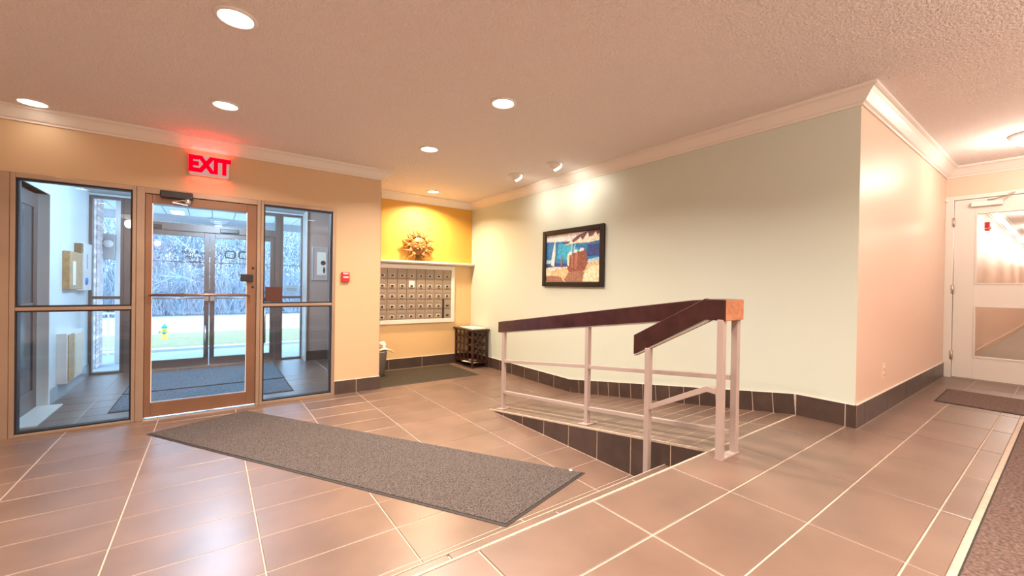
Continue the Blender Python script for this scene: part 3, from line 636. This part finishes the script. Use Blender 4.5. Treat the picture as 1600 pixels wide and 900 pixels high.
# ================================================================== OUTLET, HALL DOOR
ot = thing('wall_outlet', 'small peach wall outlet low on the peach wall', 'outlet', (4.22, YB, .61))
rel(bx('cover_plate', 4.185, 4.257, YB - .006, YB, .612, .728, mat('peach plastic', (.80, .62, .47), .4), bevel=.002), ot)
for z in (.648, .692): rel(MB().lathe([(.016, 0), (.016, -.003)], (4.221, YB - .006, z), 16, 'y').obj('socket', mat('socket plastic', (.72, .54, .40), .4)), ot)
d2 = thing('door_2', 'pale grey white hall door with two glass lights', 'door', (XD, .36, ZL), kind='structure')
P = lambda o: rel(o, d2)
P(MB().box(XD - .014, XD + .12, .820, YB, ZL, 2.343).box(XD - .014, XD + .12, -.17, -.118, ZL, 2.343).box(XD - .014, XD + .12, -.118, .820, 2.300, 2.343).obj('frame', M['door_white'], bevel=.003))
xa, xb = XD + .006, XD + .05
lf = MB().box(xa, xb, .662, .816, ZL + .012, 2.297).box(xa, xb, -.114, .04, ZL + .012, 2.297).box(xa, xb, .04, .662, 2.146, 2.297).box(xa, xb, .04, .662, 1.150, 1.378).box(xa, xb, .04, .662, ZL + .012, .594)
P(lf.obj('door_leaf', M['door_white'], bevel=.002))
for a, b in ((1.378, 2.146), (.594, 1.150)):
    k = .014
    P(MB().box(xa - .006, xb, .662 - k, .662, a, b).box(xa - .006, xb, .04, .04 + k, a, b).box(xa - .006, xb, .04 + k, .662 - k, a, a + k).box(xa - .006, xb, .04 + k, .662 - k, b - k, b).obj('glazing_bead', M['door_white'], bevel=.002))
    P(bx('pane', xa + .02, xa + .026, .045, .657, a + .005, b - .005, M['glass']))
for z in (2.059, 1.323, .600): P(MB().lathe([(.009, -.05), (.009, .05)], (XD - .010, .820, z), 10).box(XD - .016, XD - .008, .806, .834, z - .048, z + .048).obj('hinge', M['steel']))
c = P(bx('door_closer', XD - .050, XD + .006, .470, .690, 2.208, 2.256, M['white_plastic'], bevel=.005))
a = MB().bar((XD - .028, .56, 2.265), (XD - .12, .44, 2.275), .022, .010).bar((XD - .12, .44, 2.277), (XD - .008, .40, 2.325), .020, .010).lathe([(.018, 2.255), (.018, 2.272)], (XD - .028, .56, 0), 14)
a = a.obj('closer_arm', M['steel'], c)
P(bx('pull_handle', XD - .05, XD + .006, -.09, -.06, 1.15, 1.45, M['chrome'], bevel=.004))
ds = thing('door_sensor', 'tiny white stub on the peach wall beside the hall door frame', 'sensor', (6.55, YB, 2.29))
rel(MB().lathe([(.016, 0), (.016, -.022), (.010, -.03)], (6.56, YB, 2.296), 14, 'y').obj('stub', M['white_plastic']), ds)
# corridor beyond
tag(MB().box(XD + .12, 26, -.95, YB + .02, ZL - .1, ZL).obj('floor', M['carpet']), kind='structure')
tag(MB().box(XD + .12, 26, YB, YB + .12, ZL, CEIL).box(XD + .12, 26, -1.05, -.93, ZL, CEIL).box(26, 26.1, -1, YB + .1, ZL, CEIL).obj('wall_corridor', M['peach_paint']), kind='structure')
tag(MB().box(XD + .12, 26, -1.05, YB + .12, CEIL, CEIL + .1).obj('ceiling', M['ceiling']), kind='structure')
mbc = MB()
n = len(PR)
for ysg, y0 in ((-1, YB), (1, -.93)):
    v = [(x, y0 + ysg * o_, z) for x in (XD + .12, 26) for o_, z in PR]
    mbc.add(v, [tuple(range(n))[::-1], tuple(range(n, 2*n))] + [(i, (i+1) % n, n + (i+1) % n, n + i) for i in range(n)])
tag(mbc.obj('trim_16', M['white']), kind='structure')
tag(MB().box(XD + .12, 26, YB - .012, YB, ZL, ZL + .09).box(XD + .12, 26, -.93, -.918, ZL, ZL + .09).obj('baseboard_corridor', mat('corridor skirting', (.60, .42, .30), .5)), kind='structure')
for q, x in enumerate((8.6, 11.0, 13.4, 15.8, 18.4, 21.5, 24.5)):
    dome(x, .25, '%s glass dome ceiling light in the corridor, counted from the hall door' % ('nearest', 'second', 'third', 'fourth', 'fifth', 'sixth', 'farthest')[q], 42, group='corridor dome lights')
fh = thing('fire_alarm_horn', 'small red alarm on the corridor wall seen through the hall door glass', 'fire alarm', (9.98, YB, 2.28))
rel(bx('housing', 9.90, 10.06, YB - .05, YB, 2.28, 2.41, M['red'], bevel=.008), fh)
rel(bx('strobe', 9.94, 10.02, YB - .062, YB - .05, 2.30, 2.34, M['white_plastic'], bevel=.004), fh)
# ================================================================== VESTIBULE
YO = 7.82; VC = 2.45
tag(MB().box(-1.45, -1.33, YE + .15, 5.30, 0, VC).box(-1.45, -1.33, 6.13, YO + .1, 0, VC).box(-1.45, -1.33, 5.30, 6.13, 2.13, VC).obj('wall_vestibule_left', M['cool_white']), kind='structure')
tag(MB().box(1.60, 1.72, YE + .15, YO + .1, 0, VC).box(1.25, 1.60, 7.5, YO + .1, 0, VC).obj('wall_vestibule_right', M['taupe']), kind='structure')
tag(MB().box(-1.45, 1.72, YE + .15, YO + .1, VC, VC + .1).obj('ceiling', mat('vestibule ceiling', (.62, .64, .66), .8)), kind='structure')
bl = base('baseboard_vestibule', [])
pale = mat('pale blue grey base tile', (.34, .38, .42), .25)
j = joints(6.13, YO - .01, [6.40, 6.72, 7.2])
for i in range(len(j) - 1): MB().box(-1.33, -1.318, j[i] + g, j[i+1] - g, .002, .155).obj('tile', pale, bl)
for s_ in ((1.25, 1.588, 7.488, 7.5, .002, .155), (1.588, 1.60, 6.9, 7.488, .002, .155)): MB().box(*s_).obj('tile', M['base_tile'], bl)
d3 = thing('door_3', 'dark side door in the left wall of the vestibule', 'door', (-1.33, 5.7, 0), kind='structure')
P = lambda o: rel(o, d3)
P(MB().box(-1.45, -1.318, 5.18, 5.30, 0, 2.17).box(-1.45, -1.318, 6.10, 6.14, 0, 2.17).box(-1.45, -1.318, 5.30, 6.10, 2.13, 2.17).obj('frame', M['cool_white'], bevel=.003))
P(bx('bright_sill_strip', -1.45, -1.22, 5.30, 6.10, 0, .012, M['white']))
P(MB().box(-1.44, -1.40, 5.31, 6.09, .014, .20).box(-1.44, -1.40, 5.31, 6.09, 1.98, 2.12).box(-1.44, -1.40, 5.31, 5.42, .2, 1.98).box(-1.44, -1.40, 5.98, 6.09, .2, 1.98).box(-1.44, -1.40, 5.42, 5.98, .97, 1.05).obj('door_leaf', M['outer_metal'], bevel=.003))
P(bx('panel', -1.43, -1.41, 5.42, 5.98, .2, 1.98, mat('dark door panel', (.10, .10, .11), .15)))
o = thing('intercom_box', 'light wooden box mounted on the pale vestibule wall', 'box', (-1.33, 6.85, 1.16))
rel(bx('case', -1.33, -1.27, 6.58, 7.12, 1.17, 1.60, M['wood_light'], bevel=.004), o); rel(bx('paper_strip', -1.27, -1.267, 6.70, 6.82, 1.22, 1.49, M['paper']), o)
o = thing('directory_board', 'tall white notice panel with a blue round button near the outer glass', 'panel', (-1.33, 7.36, 1.14))
rel(bx('board', -1.33, -1.262, 7.16, 7.56, 1.148, 1.735, M['white_plastic'], bevel=.004), o)
rel(MB().lathe([(.045, 0), (.045, .010), (.03, .014)], (-1.262, 7.28, 1.262), 20, 'x').obj('button', mat('blue button', (.01, .22, .75), .4)), o)
rel(bx('print', -1.262, -1.2605, 7.30, 7.34, 1.42, 1.60, mat('grey print', (.30, .36, .42), .6)), o)
rel(bx('bracket', -1.33, -1.268, 7.06, 7.15, 1.61, 1.72, mat('brown bracket', (.25, .15, .08), .5)), o)
o = thing('light_switch', 'white switch plates on the pale vestibule wall', 'switch', (-1.33, 6.73, 1.36))
rel(bx('plate', -1.33, -1.322, 6.65, 6.80, 1.37, 1.45, M['white_plastic'], bevel=.002), o)
o = thing('wall_heater', 'recessed white and tan wall heater near the vestibule floor', 'heater', (-1.33, 6.72, .15))
rel(MB().box(-1.33, -1.25, 6.39, 7.06, .16, .70).obj('case', M['white_plastic'], bevel=.004), o)
rel(MB().box(-1.252, -1.243, 6.42, 6.66, .17, .68).obj('side_panel', M['wood_light']), o)
gr = MB()
for q in range(9): gr.box(-1.25, -1.242, 6.70 + q * .038, 6.722 + q * .038, .20, .66)
rel(gr.obj('grille', M['paper']), o)
o = thing('framed_print', 'silver framed print with a dark figure on the vestibule back wall', 'picture', (1.46, 7.5, 1.33))
rel(MB().box(1.335, 1.365, 7.478, 7.498, 1.33, 1.89).box(1.555, 1.585, 7.478, 7.498, 1.33, 1.89).box(1.365, 1.555, 7.478, 7.498, 1.33, 1.36).box(1.365, 1.555, 7.478, 7.498, 1.86, 1.89).obj('frame', M['grey_trim'], bevel=.003), o)
rel(bx('mat_board', 1.365, 1.555, 7.490, 7.498, 1.36, 1.86, mat('rose mat board', (.48, .36, .33), .7)), o)
rel(bx('print', 1.42, 1.555, 7.486, 7.490, 1.42, 1.80, M['paper']), o)
rel(MB().ball((1.515, 7.486, 1.62), .05, (.8, .06, .8)).ball((1.53, 7.486, 1.50), .035, (.5, .06, 1.6)).obj('figure', M['dark']), o)
vd = thing('dome_light', 'unseen cool white dome light added on the vestibule ceiling', 'ceiling light', (0.1, 6.2, VC))  # unseen lamp, added to brighten the vestibule with cool light
MB().lathe([(.165, 0), (.165, -.018), (.150, -.022)], n=32).obj('base_ring', M['white_plastic'], vd)
MB().lathe([(.150, -.018), (.146, -.045), (.120, -.075), (.07, -.096), (.001, -.104)], n=32).obj('glass_dome', emit('cool lit dome', (.75, .88, 1.0), 3.0), vd)
l = bpy.data.lights.new('lamp_light', 'POINT'); l.energy = 120; l.color = (.50, .76, 1.0); l.shadow_soft_size = .10
o = bpy.data.objects.new('lamp_light', l); COL.objects.link(o); o.parent = vd; o.location = (0, 0, -.22)
# outer wall with double doors
tag(MB().box(-1.33, 1.25, YO - .0, YO + .1, VC - .03, VC + .6).obj('wall_outer', M['cool_white']), kind='structure')
def outer_side(name, label, x0, x1):
    r = thing(name, label, 'window', ((x0 + x1) / 2, YO, 0), kind='structure')
    w_ = .035
    rel(MB().box(x0, x0 + w_, YO - .04, YO + .06, 0, 2.42).box(x1 - w_, x1, YO - .04, YO + .06, 0, 2.42).box(x0 + w_, x1 - w_, YO - .04, YO + .06, 2.385, 2.42).box(x0 + w_, x1 - w_, YO - .04, YO + .06, 0, .03).box(x0 + w_, x1 - w_, YO - .03, YO + .05, 1.02, 1.06).obj('frame', M['outer_metal'], bevel=.003), r)
    for a, b in ((.03, 1.02), (1.06, 2.385)): rel(bx('pane', x0 + w_, x1 - w_, YO, YO + .006, a, b, M['glass']), r)
outer_side('window_3', 'narrow outer sidelight at the left of the outer double doors', -1.33, -.985)
outer_side('window_4', 'narrow outer sidelight at the right of the outer double doors', .920, 1.262)
tag(bx('trim_17', 1.245, 1.262, 7.44, YO - .04, 0, VC, M['white']), kind='structure')
d4 = thing('door_4', 'outer pair of metal framed glass doors seen through the entrance door', 'door', (0, YO, 0), kind='structure')
P = lambda o: rel(o, d4)
P(MB().box(-.985, -.905, YO - .05, YO + .07, 0, 2.42).box(.842, .920, YO - .05, YO + .07, 0, 2.42).box(-.905, .842, YO - .05, YO + .07, 2.02, 2.13).box(-.905, .842, YO - .05, YO + .07, 2.375, 2.42).obj('frame', M['outer_metal'], bevel=.003))
P(bx('pane', -.905, .842, YO, YO + .006, 2.13, 2.375, M['glass']))
P(bx('bright_sill_strip', -.905, .842, YO - .06, YO + .08, 0, .014, M['chrome']))
for a, b in ((-.900, -.030), (-.022, .838)):
    l = P(MB().box(a, a + .062, YO - .02, YO + .025, .016, 2.016).box(b - .062, b, YO - .02, YO + .025, .016, 2.016).box(a + .062, b - .062, YO - .02, YO + .025, 1.95, 2.016).box(a + .062, b - .062, YO - .02, YO + .025, .016, .13).obj('door_leaf', M['outer_metal'], bevel=.003))
    P(bx('pane', a + .06, b - .06, YO, YO + .006, .13, 1.95, M['glass']))
    P(MB().tube([(a + .03, YO - .07, 1.03), (b - .03, YO - .07, 1.03)], .012, 8).box(a + .005, a + .06, YO - .085, YO - .02, .99, 1.08).box(b - .06, b - .005, YO - .085, YO - .02, .99, 1.08).obj('panic_bar', M['steel']))
P(bx('lock_plate', -.085, .035, YO - .045, YO - .02, .95, 1.16, M['outer_metal'], bevel=.003))
P(MB().tube([(-.07, YO - .09, .18), (-.07, YO - .09, .62)], .012, 8).obj('pull_handle', M['chrome']))
for x0 in (-.82, .10): P(bx('door_closer', x0, x0 + .24, YO - .09, YO - .05, 2.03, 2.09, M['dark'], bevel=.006))
P(MB().tube([(.70, YO - .09, .30), (.70, YO - .09, .95)], .013, 8).obj('pull_handle', M['chrome']))
# lettering on the outer glass, read from outside (mirrored from here)
lett = mat('grey vinyl lettering', (.035, .045, .05), .7)
for q, (body, z) in enumerate((('time & with', 1.715), ('through', 1.645), ('& door', 1.575), ('ONLY', 1.51))):
    tm = text_mesh(body, .075, .0006, .0012, -1.0); tm.materials.append(lett)
    w_ = max(v.co.x for v in tm.vertices) - min(v.co.x for v in tm.vertices)
    o = inst('lettering', tm, None, (-.36 + .04 * q + w_ / 2, YO - .004, z), (math.pi / 2, 0, 0)); P(o)
dg = MB()
def oval(x, z, w_, h_, t_):
    def rr(w2, h2, r, n=5):
        out = []
        for cx_, cz_, a0 in ((w2/2 - r, h2/2 - r, 0), (-w2/2 + r, h2/2 - r, 90), (-w2/2 + r, -h2/2 + r, 180), (w2/2 - r, -h2/2 + r, 270)):
            for q in range(n): a_ = math.radians(a0 + 90 * q / (n-1)); out.append((x + cx_ + r * math.cos(a_), z + cz_ + r * math.sin(a_)))
        return out
    o_, i_ = rr(w_, h_, .04), rr(w_ - 2*t_, h_ - 2*t_, .02); n = len(o_)
    v = [(p[0], YO - .004, p[1]) for p in o_ + i_]
    dg.add(v, [(q, (q+1) % n, n + (q+1) % n, n + q) for q in range(n)])
oval(.232, 1.705, .15, .13, .022); oval(.412, 1.705, .15, .13, .022)
P(dg.obj('house_number', mat('silver vinyl digits', (.07, .08, .08), .7)))
o = thing('glass_sticker', 'pale rectangular notice stuck on the right outer sidelight glass', 'sticker', (1.09, YO, 1.10))
rel(bx('backing', .99, 1.185, YO - .004, YO - .001, 1.10, 1.23, mat('translucent grey notice', (.45, .55, .62), .6)), o)
rel(MB().box(1.01, 1.165, YO - .005, YO - .004, 1.175, 1.182).box(1.02, 1.155, YO - .005, YO - .004, 1.155, 1.160).obj('print', lett), o)
# ================================================================== OUTSIDE
prof = [(7.92, -.03), (10.8, -.13)]
def strip(name, y0, z0, y1, z1, mt, x=60): return tag(MB().add([(-x, y0, z0), (x, y0, z0), (x, y1, z1), (-x, y1, z1), (-x, y0, z0 - .3), (x, y0, z0 - .3), (x, y1, z1 - .3), (-x, y1, z1 - .3)], [(0, 1, 2, 3), (7, 6, 5, 4), (0, 4, 5, 1), (1, 5, 6, 2), (2, 6, 7, 3), (3, 7, 4, 0)]).obj(name, mt), kind='structure')
strip('apron', YO + .1, -.03, 10.6, -.12, M['concrete'])
strip('kerb', 10.6, -.07, 10.85, -.075, M['snow'])
strip('lawn', 10.85, -.14, 19, -.62, M['grass'])
strip('kerb', 19, -.56, 19.4, -.56, M['snow'])
strip('road', 19.4, -.62, 27.5, -.62, M['snow'])
strip('verge', 27.5, -.60, 60, -.40, M['snow'])
hy = thing('fire_hydrant', 'yellow fire hydrant with a blue cap on the lawn outside', 'hydrant', (-1.10, 15.7, -.43))
MB().lathe([(.085, 0), (.085, .03), (.062, .035), (.06, .29), (.078, .295), (.078, .315)], n=18).lathe([(.034, -.11), (.034, .11)], (0, 0, .22), 12, 'x').obj('barrel', M['yellow'], hy)
MB().lathe([(.072, .315), (.07, .36), (.045, .41), (.018, .425), (.018, .455)], n=18).obj('cap', M['blue'], hy)
MB().lathe([(.045, .03), (.045, -.10)], (0, 0, .20), 12, 'y').lathe([(.042, -.13), (.042, -.11)], (0, 0, .22), 12, 'x').obj('nozzle_cap', M['blue'], hy)
# bare trees
def bare_tree(x, y, z, h, seed, label):
    rnd = random.Random(seed); t = thing('bare_tree', label, 'tree', (x, y, z), 'leafless trees across the road')
    tr = MB(); br = MB()
    def grow(p, d, ln, r, lv):
        pts = [p]; rr = [r]; n = 3
        for q in range(n):
            d = (d + Vector((rnd.uniform(-.22, .22), rnd.uniform(-.22, .22), rnd.uniform(-.10, .16)))).normalized(); p = p + d * (ln / n); pts.append(p); rr.append(r * (1 - .5 * (q + 1) / n))
        (tr if lv == 0 else br).tube(pts, rr, 5 if lv == 0 else 3, smooth=lv == 0)
        if lv < 4:
            kids = (8, 5, 4, 3)[lv]
            for q in range(kids):
                s0 = rnd.uniform(.25, 1) if lv == 0 else rnd.uniform(.15, 1); i_ = min(n - 1, int(s0 * n)); b = pts[i_].lerp(pts[i_ + 1], s0 * n - i_)
                a = rnd.uniform(0, 6.28); tilt = rnd.uniform(.45, 1.15); u = d.orthogonal().normalized(); u2 = d.cross(u)
                nd = (d * math.cos(tilt) + (u * math.cos(a) + u2 * math.sin(a)) * math.sin(tilt)).normalized()
                grow(b, nd, ln * rnd.uniform(.42, .66), max(.006, r * .5), lv + 1)
    grow(Vector((0, 0, 0)), Vector((rnd.uniform(-.1, .1), 0, 1)), h * .62, .11, 0)
    tr.obj('trunk', M['bark'], t); tag(br.obj('branches', M['twig'], t), kind='stuff')
for q, (x, y) in enumerate(((-7.6, 29), (-5.6, 31), (-4.2, 28.6), (-3.0, 30.5), (-1.9, 28.8), (-.7, 31), (.3, 29), (1.5, 30.8), (2.5, 28.6), (3.8, 30.6), (5.0, 29), (6.6, 31), (8.2, 29.3))):
    bare_tree(x, y, -.6, 6.0 + (q * 37 % 17) / 10, q + 3, '%s from the left of the pale leafless trees across the road' % ('first', 'second', 'third', 'fourth', 'fifth', 'sixth', 'seventh', 'eighth', 'ninth', 'tenth', 'eleventh', 'twelfth', 'thirteenth')[q])
th = MB(); rnd = random.Random(5)
for q in range(5200):
    x = rnd.uniform(-10, 10); y = rnd.uniform(27.8, 29.5); z = -.6; a = rnd.uniform(-.7, .7); ln = rnd.uniform(.8, 2.6)
    p = Vector((x, y, z + rnd.uniform(0, .6))); d = Vector((math.sin(a), rnd.uniform(-.2, .2), math.cos(a)))
    th.bar(p, p + d * ln, rnd.uniform(.010, .022), .01)
wd_ = MB()
for q in range(15000):
    x = rnd.uniform(-13, 13); y = rnd.uniform(33, 36); a = rnd.gauss(0, .75); ln = rnd.uniform(.6, 2.2); zz = -.6 + 7.2 * rnd.random() ** 1.25
    p = Vector((x, y, zz)); d = Vector((math.sin(a), rnd.uniform(-.3, .3), math.cos(a))); wd_.bar(p, p + d * ln, rnd.uniform(.014, .034), .014)
tag(wd_.obj('distant_woods', M['twig']), 'pale blue grey mass of bare branches behind the thicket', 'woods', kind='stuff')
tag(th.obj('thicket', M['twig']), 'low tangle of bare pale brush along the far side of the road', 'brush', kind='stuff')
cb = thing('overhead_cable', 'thin dark cable crossing the view outside the outer doors', 'cable', (0, 14, 1.79))
rel(MB().tube([(-9, 14, 1.79), (9, 14, 1.79)], .011, 6).obj('wire', M['dark']), cb)
rel(MB().tube([(-9, 14, -.4), (-9, 14, 2.2)], .05, 8).tube([(9, 14, -.4), (9, 14, 2.2)], .05, 8).obj('pole', M['grey_trim']), cb)
# entrance canopy
cn = thing('entrance_canopy', 'pale boarded canopy over the outer entrance', 'canopy', (0, 9.2, 2.5)); P = lambda o: rel(o, cn)
P(bx('ceiling_deck', -3.6, 3.6, YO + .1, 10.6, 2.60, 2.68, M['soffit_gap']))
for q in range(20):
    x = -3.6 + q * .36; P(bx('board', x + .008, x + .352, YO + .1, 10.5, 2.585, 2.60, M['soffit']))
P(bx('fascia', -3.6, 3.6, 10.5, 10.62, 2.44, 2.80, M['fascia']))
for x in (-3.4, 3.4): P(bx('post', x - .08, x + .08, 10.4, 10.56, -.12, 2.6, M['fascia']))
cl = thing('canopy_light', 'bright rectangular lamp under the outside canopy', 'light', (-.51, 9.85, 2.585))
rel(bx('housing', -.62, -.42, 9.65, 10.1, 2.55, 2.585, M['white_plastic'], bevel=.004), cl); rel(bx('diffuser', -.61, -.43, 9.66, 10.09, 2.542, 2.55, emit('lit canopy lamp', (1, .97, .90), 4)), cl)
# brick pier, rail, neighbouring house
bp = thing('brick_pier', 'pink brick pier just outside the left outer sidelight', 'brick pier', (-1.62, 8.9, 0)); P = lambda o: rel(o, bp)
P(bx('core', -1.86, -1.405, 8.66, 9.14, -.1, 2.58, M['mortar']))
bm1 = MB().box(-.105, .105, -.012, 0, -.030, .030).mesh('brick', M['brick']); bm2 = MB().box(0, .012, -.105, .105, -.030, .030).mesh('brick', M['brick'])
for r_ in range(36):
    z = -.02 + r_ * .072
    for q in range(2):
        inst_ = inst('brick', bm1, None, (-1.75 + q * .225 + (.0 if r_ % 2 else .02), 8.66, z)); P(inst_)
        inst_ = inst('brick', bm2, None, (-1.405, 8.79 + q * .23 - (.0 if r_ % 2 else .015), z)); P(inst_)
dp = thing('downpipe', 'white downpipe beside the brick pier outside the left outer sidelight', 'downpipe', (-1.22, 9.2, 0))
rel(MB().box(-1.262, -1.175, 9.16, 9.24, -.1, 2.58).obj('pipe', M['white_plastic'], bevel=.01), dp)
mt_ = thing('meter_box', 'pale grey meter box with a round glass cover beside the brick pier', 'meter', (-1.33, 9.12, 1.72))
rel(MB().box(-1.405, -1.262, 9.10, 9.22, 1.62, 2.02).obj('case', M['grey_trim'], bevel=.008), mt_)
rel(MB().lathe([(.06, 0), (.06, -.03), (.045, -.06), (.001, -.07)], (-1.334, 9.10, 1.86), 20, 'y').obj('glass_cover', M['white_plastic']), mt_)
rl = thing('outdoor_railing', 'white metal railing beyond the brick pier outside', 'railing', (-1.5, 9.6, -.1)); P = lambda o: rel(o, rl)
P(MB().bar((-1.95, 10.4, .67), (-.98, 10.4, .67), .04, .03).bar((-1.95, 10.4, .02), (-.98, 10.4, .02), .04, .03).obj('rail', M['white']))
for q in range(10): P(MB().box(-1.94 + q * .104, -1.92 + q * .104, 10.39, 10.41, -.1, .66).obj('baluster', M['white']))
hs = thing('neighbour_house', 'distant white house with a dark roof seen through the left outer sidelight', 'house', (-6.2, 30.5, -.6)); P = lambda o: rel(o, hs)
P(bx('wall', -9.0, -5.9, 24.4, 26.5, -.6, 2.9, M['white']))
P(MB().prism([(24.0, 2.9), (26.9, 2.9), (25.45, 4.3)], 'x', -9.4, -4.35 - 1.3).obj('roof', M['roof']))
P(bx('window', -6.7, -6.2, 24.36, 24.42, .9, 2.0, M['grey_trim']))
